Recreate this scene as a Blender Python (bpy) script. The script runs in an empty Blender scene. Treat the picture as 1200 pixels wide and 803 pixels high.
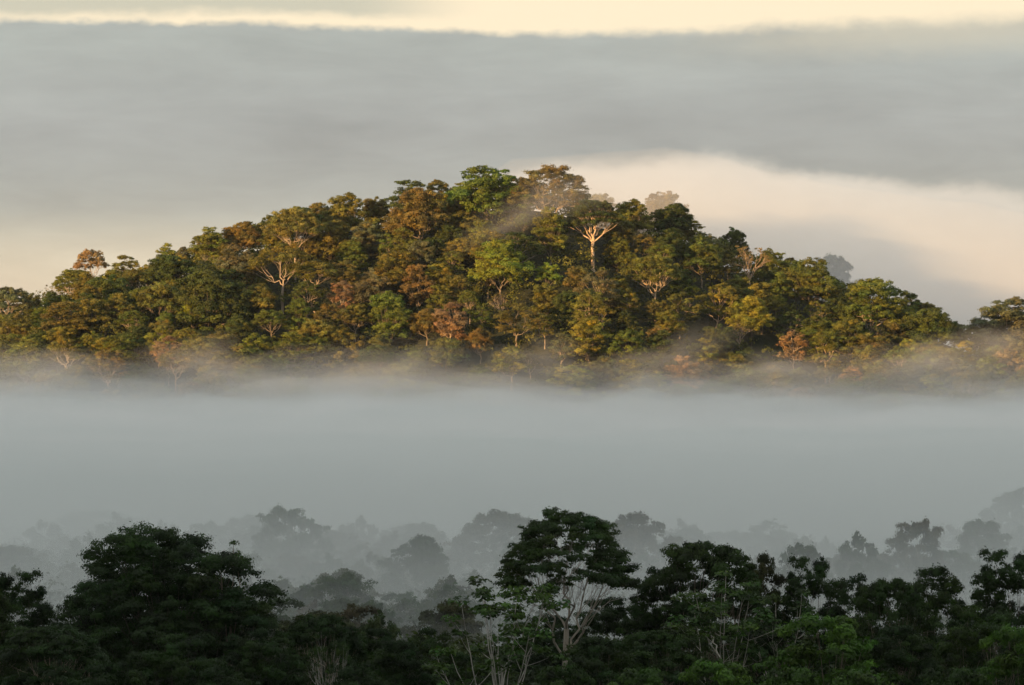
import bpy, math, random
import numpy as np
from math import sin, cos, pi, sqrt, radians, exp, tan

# ------------------------------------------------------------------ basics
S = bpy.context.scene
COL = S.collection
FPX = 5709.0            # focal length in pixels of a 1200 px wide frame (12 degree telephoto)
Z0 = 62.0               # camera height above the plain

# ------------------------------------------------------------------ camera
cam_d = bpy.data.cameras.new('camera'); cam_d.sensor_width = 36.0
cam_d.lens = 36.0 * FPX / 1200.0
cam_d.clip_start = 1.0; cam_d.clip_end = 60000.0
cam = bpy.data.objects.new('camera', cam_d); COL.objects.link(cam)
cam.location = (0, 0, Z0); cam.rotation_euler = (radians(90), 0, 0)
S.camera = cam

# ------------------------------------------------------------------ render and exposure
S.view_settings.view_transform = 'Standard'
S.view_settings.look = 'None'
S.view_settings.exposure = 0.85
S.view_settings.gamma = 1.0
S.view_settings.use_curve_mapping = False
S.render.engine = 'CYCLES'
S.cycles.use_denoising = True
S.cycles.max_bounces = 8
S.cycles.diffuse_bounces = 3
S.cycles.glossy_bounces = 1
S.cycles.transmission_bounces = 2
S.cycles.volume_bounces = 5
S.cycles.transparent_max_bounces = 16
S.cycles.sample_clamp_indirect = 4.0

# ------------------------------------------------------------------ sun
SUN_EL = radians(4.6)
SUN_AZ = radians(-140.0)       # compass direction of the sun seen from the camera (0 = view axis, negative = left)
sv = (sin(SUN_AZ) * cos(SUN_EL), cos(SUN_AZ) * cos(SUN_EL), sin(SUN_EL))
from mathutils import Vector
sun_d = bpy.data.lights.new('sun', 'SUN'); sun_d.energy = 5.0; sun_d.angle = radians(0.6)
sun_d.color = (1.0, 0.59, 0.235)
sun = bpy.data.objects.new('sun', sun_d); COL.objects.link(sun)
sun.rotation_euler = Vector(sv).to_track_quat('Z', 'Y').to_euler()
sun.location = (-800, -600, 600)

# ------------------------------------------------------------------ node helper
class NT:
    def __init__(s, tree): s.t = tree; tree.nodes.clear()
    def n(s, kind, **kw):
        nd = s.t.nodes.new(kind)
        for k, v in kw.items(): setattr(nd, k, v)
        return nd
    def put(s, sock, v):
        if isinstance(v, bpy.types.NodeSocket): s.t.links.new(v, sock)
        elif v is not None: sock.default_value = v
    def m(s, op, a, b=None, c=None, clamp=False):
        nd = s.n('ShaderNodeMath', operation=op, use_clamp=clamp)
        for i, v in enumerate((a, b, c)): s.put(nd.inputs[i], v)
        return nd.outputs[0]
    def sstep(s, v, a, b, lo=0.0, hi=1.0):
        nd = s.n('ShaderNodeMapRange', interpolation_type='SMOOTHSTEP')
        s.put(nd.inputs['Value'], v)
        for k, x in (('From Min', a), ('From Max', b), ('To Min', lo), ('To Max', hi)): s.put(nd.inputs[k], x)
        return nd.outputs[0]
    def lin(s, v, a, b, lo=0.0, hi=1.0):
        nd = s.n('ShaderNodeMapRange'); s.put(nd.inputs['Value'], v)
        for k, x in (('From Min', a), ('From Max', b), ('To Min', lo), ('To Max', hi)): s.put(nd.inputs[k], x)
        return nd.outputs[0]
    def mix(s, f, a, b, mode='MIX'):
        nd = s.n('ShaderNodeMix', data_type='RGBA', blend_type=mode)
        s.put(nd.inputs[0], f); s.put(nd.inputs[6], a); s.put(nd.inputs[7], b)
        return nd.outputs[2]
    def ramp(s, v, stops, interp='EASE'):
        nd = s.n('ShaderNodeValToRGB'); cr = nd.color_ramp; cr.interpolation = interp
        while len(cr.elements) < len(stops): cr.elements.new(0.5)
        for e, (p, c) in zip(cr.elements, stops):
            e.position = p
            e.color = (c, c, c, 1) if isinstance(c, (int, float)) else (*c, 1)
        s.put(nd.inputs[0], v); return nd.outputs[0]
    def noise(s, vec, scale, detail=3.0, rough=0.5, dist=0.0):
        nd = s.n('ShaderNodeTexNoise'); s.put(nd.inputs['Vector'], vec)
        nd.inputs['Scale'].default_value = scale; nd.inputs['Detail'].default_value = detail
        nd.inputs['Roughness'].default_value = rough; nd.inputs['Distortion'].default_value = dist
        return nd.outputs['Fac'] if 'Fac' in nd.outputs else nd.outputs[0]
    def comb(s, x, y, z):
        nd = s.n('ShaderNodeCombineXYZ')
        for i, v in enumerate((x, y, z)): s.put(nd.inputs[i], v)
        return nd.outputs[0]

def lin3(r, g, b):
    f = lambda c: c / 12.92 if c <= 0.04045 else ((c + 0.055) / 1.055) ** 2.4
    return (f(r / 255), f(g / 255), f(b / 255))

# ------------------------------------------------------------------ world: Nishita sky with stratus bands
W = bpy.data.worlds.new('World'); S.world = W; W.use_nodes = True
w = NT(W.node_tree)
WS = 0.1
out = w.n('ShaderNodeOutputWorld'); bg = w.n('ShaderNodeBackground'); bg.inputs['Strength'].default_value = WS
w.t.links.new(bg.outputs[0], out.inputs[0])
sky = w.n('ShaderNodeTexSky', sky_type='NISHITA', sun_disc=False)
sky.sun_elevation = SUN_EL; sky.sun_rotation = SUN_AZ % (2 * pi); sky.altitude = 200; sky.dust_density = 2.5
tc = w.n('ShaderNodeTexCoord'); sep = w.n('ShaderNodeSeparateXYZ')
w.t.links.new(tc.outputs['Generated'], sep.inputs[0])
X, Y_, Z = sep.outputs
hyp = w.m('SQRT', w.m('ADD', w.m('MULTIPLY', X, X), w.m('MULTIPLY', Y_, Y_)))
U = w.m('MULTIPLY', w.m('ARCTAN2', X, Y_), FPX / 1000)          # azimuth, thousandths
V = w.m('MULTIPLY', w.m('ARCTAN2', Z, hyp), FPX / 1000)         # elevation, the same unit
vec = w.comb(w.m('MULTIPLY', U, 0.25), V, 0.0)
n1 = w.m('SUBTRACT', w.noise(vec, 9.0, 5.0, 0.55), 0.5)           # streaky
n2 = w.m('SUBTRACT', w.noise(w.comb(w.m('MULTIPLY', U, 0.6), V, 3.7), 11.0, 6.0, 0.6), 0.5)
Vn = w.m('ADD', V, w.m('MULTIPLY', n1, 0.030))
# stratus deck between a bright strip above and the hazy lower sky
grey = w.ramp(w.lin(Vn, 0.0, 0.45), [
    (0.00, lin3(176, 172, 160)), (0.14, lin3(208, 194, 168)), (0.25, lin3(200, 192, 170)), (0.34, lin3(166, 170, 163)),
    (0.52, lin3(154, 157, 154)), (0.66, lin3(162, 166, 162)), (0.78, lin3(167, 172, 166)), (1.0, lin3(170, 176, 168))], 'B_SPLINE')
n3 = w.m('SUBTRACT', w.noise(w.comb(w.m('MULTIPLY', U, 0.22), V, 8.1), 24.0, 6.0, 0.62, 0.4), 0.5)
soft = w.m('ADD', w.m('MULTIPLY', n1, 2.1), w.m('MULTIPLY', n3, 1.6))
grey = w.mix(w.m('ADD', 0.5, soft, clamp=True), w.mix(1.0, grey, (0.88, 0.88, 0.88, 1), 'MULTIPLY'), w.mix(1.0, grey, (1.13, 1.13, 1.12, 1), 'MULTIPLY'))
# bright strip above the deck
edge = w.m('ADD', 0.366, w.m('MULTIPLY', w.m('SINE', w.m('ADD', w.m('MULTIPLY', U, 5.2), 0.9)), -0.007))
Vt = w.m('ADD', w.m('ADD', V, w.m('MULTIPLY', n2, 0.022)), w.m('MULTIPLY', n1, 0.012))
n4 = w.m('SUBTRACT', w.noise(w.comb(U, w.m('MULTIPLY', V, 1.5), 1.9), 34.0, 5.0, 0.6), 0.5)
Vt = w.m('ADD', Vt, w.m('MULTIPLY', n4, 0.016))
top = w.sstep(w.m('SUBTRACT', Vt, edge), -0.004, w.lin(U, 0.0, 0.5, 0.008, 0.022))
warm = w.m('MULTIPLY', w.sstep(w.m('SUBTRACT', Vt, edge), -0.045, 0.0), w.sstep(w.m('ADD', U, w.m('MULTIPLY', n2, 0.5)), 0.1, 0.45))
grey = w.mix(w.m('MULTIPLY', warm, 0.55), grey, (*lin3(206, 196, 172), 1))
streak = w.sstep(w.m('ADD', V, w.m('ADD', w.m('MULTIPLY', n1, 0.04), w.m('MULTIPLY', n4, 0.012))), 0.376, 0.392)
streak = w.m('MULTIPLY', streak, w.sstep(U, -0.02, -0.20))
bright = w.mix(w.m('MULTIPLY', streak, 0.75), (*lin3(246, 229, 196), 1), (*lin3(180, 182, 166), 1))
c = w.mix(top, grey, bright)
# the low bright cloud behind the hill on the right
B = w.ramp(w.lin(U, -0.6, 0.6), [(0.0, 0.0), (0.33, 0.12), (0.42, 0.185), (0.60, 0.222), (0.72, 0.222), (0.85, 0.198), (1.0, 0.178)], 'B_SPLINE')
Vc = w.m('ADD', w.m('ADD', V, w.m('MULTIPLY', n2, 0.045)), w.m('MULTIPLY', n1, 0.03))
cl = w.sstep(w.m('SUBTRACT', B, w.m('ADD', Vc, w.m('MULTIPLY', n4, 0.020))), -0.004, 0.022)
cl = w.m('MULTIPLY', cl, w.sstep(U, -0.2, 0.04))
creamy = w.ramp(w.lin(Vn, 0.0, 0.24), [(0.0, lin3(160, 168, 170)), (0.22, lin3(168, 174, 173)), (0.5, lin3(196, 190, 177)), (0.8, lin3(223, 213, 197)), (1.0, lin3(218, 210, 194))], 'B_SPLINE')
tex = w.m('ADD', w.m('MULTIPLY', n2, 1.1), w.m('MULTIPLY', n4, 0.6))
creamy = w.mix(w.m('ADD', 0.5, tex, clamp=True), w.mix(1.0, creamy, (0.90, 0.905, 0.92, 1), 'MULTIPLY'), w.mix(1.0, creamy, (1.09, 1.085, 1.07, 1), 'MULTIPLY'))
c = w.mix(w.m('MULTIPLY', cl, 0.94), c, creamy)
c10 = w.mix(1.0, c, (0.62 / WS, 0.625 / WS, 0.64 / WS, 1), 'MULTIPLY')
# above the picture: broken cloud over the clear sky
hi_n = w.noise(w.comb(w.m('MULTIPLY', X, 1.0), Y_, w.m('MULTIPLY', Z, 3.0)), 2.2, 6.0, 0.6)
cover = w.sstep(hi_n, 0.28, 0.52)
upper = w.mix(cover, w.mix(1.0, sky.outputs[0], (1.25, 1.1, .85, 1), 'MULTIPLY'), (4.0, 4.12, 4.15, 1))
final = w.mix(w.sstep(V, 0.5, 1.3), c10, upper)
w.put(bg.inputs['Color'], final)

# ------------------------------------------------------------------ helpers: objects
def tag(o, label=None, cat=None, group=None, kind=None):
    if label: o['label'] = label
    if cat: o['category'] = cat
    if group: o['group'] = group
    if kind: o['kind'] = kind

def mesh_from(name, verts, faces, mat=None, tint=None, smooth=False):
    """verts n x 3, faces m x 4 (numpy) -> mesh datablock"""
    me = bpy.data.meshes.new(name)
    verts = np.asarray(verts, np.float32); faces = np.asarray(faces, np.int32)
    k = faces.shape[1]
    me.vertices.add(len(verts)); me.vertices.foreach_set('co', verts.ravel())
    me.loops.add(faces.size); me.loops.foreach_set('vertex_index', faces.ravel())
    me.polygons.add(len(faces)); me.polygons.foreach_set('loop_start', np.arange(0, faces.size, k, dtype=np.int32))
    try: me.polygons.foreach_set('loop_total', np.full(len(faces), k, np.int32))
    except Exception: pass
    if tint is not None:
        a = me.color_attributes.new('tint', 'FLOAT_COLOR', 'POINT')
        buf = np.ones((len(verts), 4), np.float32); buf[:, :3] = tint
        a.data.foreach_set('color', buf.ravel())
    if smooth: me.polygons.foreach_set('use_smooth', np.ones(len(faces), bool))
    me.update(calc_edges=True)
    if mat: me.materials.append(mat)
    return me

def link(name, me, parent=None):
    o = bpy.data.objects.new(name, me); COL.objects.link(o)
    if parent is not None: o.parent = parent
    return o

# ------------------------------------------------------------------ value noise on numpy arrays
_rs = np.random.RandomState(7)
_lat = _rs.rand(256, 256)
def vnoise(x, y):
    x = np.asarray(x, float); y = np.asarray(y, float)
    xi = np.floor(x).astype(int); yi = np.floor(y).astype(int); fx = x - xi; fy = y - yi
    fx = fx * fx * (3 - 2 * fx); fy = fy * fy * (3 - 2 * fy)
    g = lambda i, j: _lat[i % 256, j % 256]
    return (g(xi, yi) * (1 - fx) + g(xi + 1, yi) * fx) * (1 - fy) + (g(xi, yi + 1) * (1 - fx) + g(xi + 1, yi + 1) * fx) * fy - 0.5
def fnoise(x, y, o=4):
    s = 0; a = 1.0
    for k in range(o): s = s + a * vnoise(x * 2 ** k + 17.3 * k, y * 2 ** k + 5.1 * k); a *= 0.5
    return s

# ------------------------------------------------------------------ terrain height
def sm(t): t = np.clip(t, 0, 1); return t * t * (3 - 2 * t)
# skyline of the hill's canopy in the photograph, turned into a ridge line at its distance
SKY_PX = np.array([-300, -100, 0, 30, 70, 110, 160, 200, 260, 300, 340, 390, 440, 480, 530, 570, 610, 650, 700, 750, 800, 840, 880, 920, 960, 1010, 1060, 1110, 1160, 1220, 1400, 1700], float)
SKY_PY = np.array([410, 372, 352, 350, 338, 322, 312, 294, 275, 262, 250, 242, 236, 226, 217, 214, 214, 214, 230, 240, 250, 278, 290, 303, 318, 336, 354, 370, 388, 393, 410, 450], float)
YR = 1775.0
TREE_H = 10.5
def ridge_z(x):
    px = 600 + x * FPX / YR
    py = np.interp(px, SKY_PX, SKY_PY)
    return (401.5 - py) / FPX * YR - TREE_H
PLAIN = -60.0
def ground(x, y):
    """height relative to the camera"""
    x = np.asarray(x, float); y = np.asarray(y, float)
    z = np.full(np.broadcast(x, y).shape, PLAIN) + 0 * x
    z = z + 2.0 * fnoise(x / 160, y / 160)
    # the knoll the camera stands on, falling to the shelf under the near trees
    near = np.interp(y, [-60, 0, 60, 200, 400, 520, 640], [8, -1.7, -9, -28, -50, -51, -60])
    wn = sm((700 - y) / 100)
    z = z * (1 - wn) + wn * (near + 1.0 * fnoise(x / 60, y / 60) * np.clip(y / 200, 0, 1))
    # an unseen high ridge, added behind the camera to shade the foreground
    shade_ridge = 260.0 * np.exp(-((y + 520) / 230.0) ** 2) * sm((x + 5200) / 900) * sm((2600 - x) / 900)
    shade_ridge = shade_ridge * (1 + 0.03 * fnoise(x / 300, y / 300))
    z = np.where(y < 0, z * np.exp(-(y / 400) ** 2) + PLAIN * (1 - np.exp(-(y / 400) ** 2)) * np.exp(-((y + 520) / 330.0) ** 2) * 0 + shade_ridge + PLAIN * (1 - np.exp(-(y / 400) ** 2)), z)
    # the hill
    rz = ridge_z(x) + 1.5 * fnoise(x / 30, y / 30)
    yr = YR + 8 * np.sin(x / 70.0)
    foot = 1560.0 + 25 * np.sin(x / 55.0 + 1.0) + 20 * fnoise(x / 45, 3.1)
    t = (y - foot) / (yr - foot)
    gully = 5.0 * np.sin(x / 26.0 + 0.008 * y) * np.exp(-((t - 0.5) / 0.35) ** 2) + 4.0 * fnoise(x / 22, y / 40)
    up = sm(t) * 0.55 + 0.45 * np.clip(t, 0, 1)
    down = sm((y - yr) / 900.0)
    hz = PLAIN + (rz - PLAIN) * np.where(y < yr, up, 1 - down) + gully * np.where((t > 0) & (y < yr), np.clip(t * 3, 0, 1) * np.clip((1 - t) * 3, 0, 1), 0)
    inside = sm((x + 620) / 250) * sm((620 - x) / 250)
    hz = PLAIN + (hz - PLAIN) * inside
    return np.maximum(z, hz)
def gz(x, y): return float(ground(np.array([x]), np.array([y]))[0])

def axis(segs):
    out = []
    for a, b, st in segs: out += list(np.arange(a, b, st))
    out.append(segs[-1][1]); return np.array(out, float)
gx = axis([(-14000, -4000, 1000), (-4000, -700, 100), (-700, -280, 20), (-280, 280, 6), (280, 700, 20), (700, 4000, 100), (4000, 14000, 1000)])
gy = axis([(-6000, -1500, 500), (-1500, -60, 30), (-60, 380, 20), (380, 700, 8), (700, 1500, 20), (1500, 1820, 6), (1820, 2400, 20), (2400, 5000, 200), (5000, 26000, 1500)])
GX, GY = np.meshgrid(gx, gy)
GZ = ground(GX, GY) + Z0
nx, ny = len(gx), len(gy)
idx = np.arange(nx * ny).reshape(ny, nx)
F = np.stack([idx[:-1, :-1], idx[:-1, 1:], idx[1:, 1:], idx[1:, :-1]], -1).reshape(-1, 4)

def simple_mat(name):
    m = bpy.data.materials.new(name); m.use_nodes = True
    return m, NT(m.node_tree)

mat_ground, g = simple_mat('forest_floor')
o_ = g.n('ShaderNodeOutputMaterial'); p_ = g.n('ShaderNodeBsdfPrincipled'); g.t.links.new(p_.outputs[0], o_.inputs[0])
geo = g.n('ShaderNodeNewGeometry')
nz = g.noise(geo.outputs['Position'], 0.09, 8.0, 0.65)
g.put(p_.inputs['Base Color'], g.ramp(nz, [(0.3, (0.014, 0.020, 0.008)), (0.55, (0.03, 0.036, 0.013)), (0.75, (0.05, 0.042, 0.02))]))
p_.inputs['Roughness'].default_value = 0.95
bmp = g.n('ShaderNodeBump'); bmp.inputs['Distance'].default_value = 1.0; g.put(bmp.inputs['Height'], g.noise(geo.outputs['Position'], 0.5, 6.0, 0.7))
g.t.links.new(bmp.outputs[0], p_.inputs['Normal'])
terr = link('terrain', mesh_from('terrain', np.stack([GX, GY, GZ], -1).reshape(-1, 3), F, mat_ground, smooth=True))
tag(terr, 'forest floor of the plain and the hill, hidden under trees', 'ground', kind='structure')

# ------------------------------------------------------------------ foliage and bark materials
def leaf_mat(name, transl=0.30):
    m, t = simple_mat(name)
    o = t.n('ShaderNodeOutputMaterial')
    oi = t.n('ShaderNodeObjectInfo'); at = t.n('ShaderNodeAttribute', attribute_name='tint')
    tco = t.n('ShaderNodeTexCoord')
    nn = t.noise(tco.outputs['Object'], 0.55, 3.0, 0.6)
    col = t.mix(1.0, oi.outputs['Color'], at.outputs['Color'], 'MULTIPLY')
    f = t.lin(nn, 0.3, 0.7, 0.72, 1.28)
    col = t.mix(1.0, col, f, 'MULTIPLY')
    hsv = t.n('ShaderNodeHueSaturation'); t.put(hsv.inputs['Color'], col)
    t.put(hsv.inputs['Hue'], t.lin(t.noise(tco.outputs['Object'], 0.23, 2.0, 0.5), 0.3, 0.7, 0.485, 0.515))
    d = t.n('ShaderNodeBsdfPrincipled'); t.put(d.inputs['Base Color'], hsv.outputs[0])
    d.inputs['Roughness'].default_value = 0.6
    d.inputs['Specular IOR Level'].default_value = 0.22
    tr = t.n('ShaderNodeBsdfTranslucent'); t.put(tr.inputs[0], t.mix(1.0, hsv.outputs[0], (1.15, 1.2, 0.6, 1), 'MULTIPLY'))
    mx = t.n('ShaderNodeMixShader'); mx.inputs[0].default_value = transl
    t.t.links.new(d.outputs[0], mx.inputs[1]); t.t.links.new(tr.outputs[0], mx.inputs[2]); t.t.links.new(mx.outputs[0], o.inputs[0])
    return m
LEAF = leaf_mat('foliage')
mat_bark, t = simple_mat('bark')
o_ = t.n('ShaderNodeOutputMaterial'); p_ = t.n('ShaderNodeBsdfPrincipled'); t.t.links.new(p_.outputs[0], o_.inputs[0])
oi = t.n('ShaderNodeObjectInfo'); tco = t.n('ShaderNodeTexCoord')
stretch = t.n('ShaderNodeMapping'); stretch.inputs['Scale'].default_value = (1.6, 1.6, 0.35); t.t.links.new(tco.outputs['Object'], stretch.inputs[0])
nb = t.noise(stretch.outputs[0], 1.4, 6.0, 0.7)
bc = t.mix(1.0, oi.outputs['Color'], t.ramp(nb, [(0.3, (0.42, 0.40, 0.37)), (0.52, (0.95, 0.95, 0.95)), (0.7, (1.1, 1.05, 1.0))], 'LINEAR'), 'MULTIPLY')
t.put(p_.inputs['Base Color'], bc); p_.inputs['Roughness'].default_value = 0.85; p_.inputs['Specular IOR Level'].default_value = 0.15
bmp = t.n('ShaderNodeBump'); bmp.inputs['Distance'].default_value = 0.05; t.put(bmp.inputs['Height'], nb); t.t.links.new(bmp.outputs[0], p_.inputs['Normal'])
BARK = mat_bark

# ------------------------------------------------------------------ tree generator
def unit(v): return v / np.maximum(np.linalg.norm(v, axis=-1, keepdims=True), 1e-9)

class Wood:
    def __init__(s): s.v = []; s.f = []; s.n = 0
    def tube(s, pts, rad, k=6):
        pts = np.asarray(pts, float); rad = np.asarray(rad, float)
        tan_ = unit(np.gradient(pts, axis=0))
        ref = np.array([0.31, 0.17, 1.0]) if abs(tan_[0, 2]) < 0.8 else np.array([1.0, 0.2, 0.1])
        a = unit(np.cross(tan_, ref)); b = np.cross(tan_, a)
        th = np.linspace(0, 2 * pi, k, endpoint=False)
        ring = pts[:, None] + rad[:, None, None] * (a[:, None] * np.cos(th)[None, :, None] + b[:, None] * np.sin(th)[None, :, None])
        m = len(pts); i = np.arange(m * k).reshape(m, k) + s.n
        j = np.roll(i, -1, axis=1)
        s.v.append(ring.reshape(-1, 3)); s.f.append(np.stack([i[:-1], j[:-1], j[1:], i[1:]], -1).reshape(-1, 4)); s.n += m * k
    def mesh(s, name): return mesh_from(name, np.concatenate(s.v), np.concatenate(s.f), BARK, smooth=True)

def bez(p0, p1, p2, n, rs=None, wob=0.0):
    t = np.linspace(0, 1, n)[:, None]
    p = (1 - t) ** 2 * p0 + 2 * t * (1 - t) * p1 + t ** 2 * p2
    if rs is not None and wob: p = p + rs.randn(n, 3) * wob * np.sin(t * pi)
    return p

class Leaves:
    def __init__(s): s.c = []; s.nrm = []; s.sz = []; s.t = []
    def add(s, c, n, sz, tint):
        s.c.append(c); s.nrm.append(n); s.sz.append(sz); s.t.append(tint)
    def mesh(s, name, rs, aspect=0.55):
        c = np.concatenate(s.c); n = unit(np.concatenate(s.nrm)); sz = np.concatenate(s.sz)[:, None]; t = np.concatenate(s.t)
        a = unit(np.cross(n, rs.randn(len(c), 3))); b = np.cross(n, a)
        v = np.stack([c - a * sz * .5, c + b * sz * aspect * .5 - a * sz * .06 + n * sz * .07, c + a * sz * .5, c - b * sz * aspect * .5 - a * sz * .06 + n * sz * .07], 1).reshape(-1, 3)
        f = np.arange(len(v)).reshape(-1, 4)
        return mesh_from(name, v, f, LEAF, tint=np.repeat(t, 4, axis=0))

def clump(L, rs, c, r, flat, n, leaf, jit=0.8, tvar=0.22, under=0.2, kt=None):
    """one bunch of leaves made of a dozen small uneven tufts"""
    kt = kt or 9 + rs.randint(6)
    td = unit(rs.randn(kt, 3)); td[:, 2] = np.where((rs.rand(kt) > under) & (td[:, 2] < 0), -td[:, 2], td[:, 2])
    tcn = c + td * (r * (0.35 + 0.75 * rs.rand(kt)))[:, None] * np.array([1, 1, flat])
    trd = r * (0.22 + 0.26 * rs.rand(kt)); ttint = 1 + tvar * .8 * rs.randn(kt)
    w_ = trd ** 2; i = rs.choice(kt, n, p=w_ / w_.sum())
    d = unit(rs.randn(n, 3)); d[:, 2] = np.where((rs.rand(n) > .25) & (d[:, 2] < 0), -d[:, 2], d[:, 2])
    q = trd[i] * (0.45 + 0.6 * rs.rand(n)) * np.where(rs.rand(n) < .07, 1.5, 1.0)
    p = tcn[i] + d * q[:, None] * np.array([1.1, 1.1, .75])
    nrm = d * .8 + td[i] * .55 + rs.randn(n, 3) * jit * .6
    base = (1 + tvar * .7 * rs.randn()) * ttint[i]
    tint = np.clip(base * (1 + 0.09 * rs.randn(n)), 0.35, 1.9)[:, None] * (1 + np.array([0.10, 0.02, -0.06]) * rs.randn())
    L.add(p, nrm, leaf * (0.6 + 0.8 * rs.rand(n)), np.clip(tint, 0.05, 2))

def spread(rs, n, gen, cand=14):
    pts = [gen()]
    while len(pts) < n:
        cs = [gen() for _ in range(cand)]
        A = np.array(pts)
        pts.append(max(cs, key=lambda q: np.min(np.sum((A - q) ** 2, 1))))
    return np.array(pts)

def make_tree(seed, H=20, W=13, depth=8, style='dome', nc=34, leaf=0.55, cover=2.6, cr=0.17, fork=None, trunk=0.35, limbs=5, flat=0.7,
              jit=0.8, twigs=True, lean=0.0, k=6, tvar=0.22, limb_r=1.0, br=.38):
    """returns (wood mesh, leaf mesh); H total height, W crown width, depth crown depth"""
    rs = np.random.RandomState(seed)
    R = W / 2; top = H; base = H - depth
    e = rs.rand() * 0.25; ph = rs.rand() * 6.28
    def env(a): return 1 + 0.16 * sin(2 * a + ph) + 0.12 * sin(3 * a + ph * 2.1) + e * cos(a - ph) * 0.5
    def gen():
        a = rs.rand() * 2 * pi
        if style == 'umbrella':
            q = sqrt(rs.rand()); rr = R * q * 0.88 * env(a)
            z = top - cr * W * 0.5 - (depth - cr * W) * (0.75 * q ** 2.6 + 0.25 * rs.rand() * q)
        elif style == 'layered':
            q = sqrt(rs.rand()); rr = R * q * 0.92 * env(a)
            lv = rs.rand() ** 0.8; z = base + (depth - cr * W * flat) * lv
            lim = sqrt(max(0.05, 1 - (lv * 1.02) ** 2.3)); rr = min(rr, R * lim * env(a)) if rs.rand() < .8 else R * lim * env(a) * .95
        elif style == 'oval':
            u = rs.rand(); z = base + cr * W * .5 + (depth - cr * W) * u
            lim = sqrt(max(0.04, 1 - (2 * u - .85) ** 2 / 1.35)); q = rs.rand() ** 0.35; rr = R * .86 * lim * q * env(a)
        elif style in ('deep', 'deepfull'):
            u = rs.rand(); z = base + (depth - cr * W * .6) * u
            lim = sqrt(max(0.03, 1 - u ** (2.4 if style == 'deep' else 3.4))); q = rs.rand() ** (0.3 if style == 'deep' else .48); rr = R * .92 * lim * q * env(a)
        else:   # dome
            u = rs.rand(); q = rs.rand() ** 0.25
            el = math.asin(u) ; rr = R * .88 * cos(el) * q * env(a); z = base + cr * W * .3 + (depth - cr * W * .75) * sin(el) * (0.75 + 0.25 * q)
        return np.array([rr * cos(a), rr * sin(a), z])
    C = spread(rs, nc, gen)
    C[:, 0] += lean * H
    Wd = Wood(); L = Leaves()
    fk = fork if fork is not None else base - 0.12 * depth
    r0 = trunk
    p0 = np.array([0, 0, -1.0]); p2 = np.array([lean * H * .6, 0, fk])
    pts = bez(p0, np.array([rs.randn() * .5, rs.randn() * .5, fk * .5]), p2, 9, rs, 0.12)
    rad = np.interp(np.linspace(0, 1, 9), [0, .08, 1], [r0 * 1.5, r0 * 1.02, r0 * .8])
    Wd.tube(pts, rad, max(k, 6))
    F0 = pts[-1]
    # primary limbs: sectors of the clumps
    far = spread(rs, limbs, lambda: C[rs.randint(len(C))], 8)
    asg = np.argmin(((C[:, None] - far[None]) ** 2).sum(-1), 1)
    for i in range(limbs):
        mem = C[asg == i]
        if len(mem) == 0: continue
        cen = mem.mean(0)
        end = F0 + (cen - F0) * 0.82; end[2] = F0[2] + (cen[2] - F0[2]) * .72
        st = pts[-1 - (rs.randint(2) if limbs > 4 else 0)]
        ctl = st + (end - st) * 0.45 + np.array([0, 0, -0.05 * depth]) * rs.rand() + (end - st) * np.array([.18, .18, -.12]) * rs.rand()
        pr = bez(st, ctl, end, 8, rs, 0.02 * W)
        rl = r0 * (0.62 if limbs < 4 else 0.5) * limb_r
        Wd.tube(pr, np.linspace(rl, rl * .42, 8), max(k - 1, 4))
        for q in mem:
            j = rs.randint(3, 8); s0 = pr[j]
            q2 = q - np.array([0, 0, cr * W * flat * 0.35])
            c2 = s0 + (q2 - s0) * .5 + np.array([0, 0, -0.10]) * np.linalg.norm(q2 - s0) * rs.rand()
            rr = rl * br
            sb = bez(s0, c2, q2, 5, rs, 0.008 * W)
            Wd.tube(sb, np.linspace(rr, rr * .3, 5), 4)
            if twigs:
                for _ in range(3):
                    tip = q + unit(rs.randn(3)) * cr * W * np.array([.8, .8, .45])
                    Wd.tube(bez(sb[rs.randint(2, 5)], (sb[3] + tip) / 2, tip, 3), [rr * .28, rr * .18, rr * .07], 3)
    for q in C:
        r = cr * W * (0.72 + 0.6 * rs.rand())
        n = max(12, int(cover * 2 * pi * r * r * (0.5 + 0.5 * flat) / (leaf * leaf * 0.30)))
        clump(L, rs, q, r, flat, n, leaf, jit, tvar)
    return Wd.mesh('trunk'), L.mesh('crown', rs)

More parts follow.
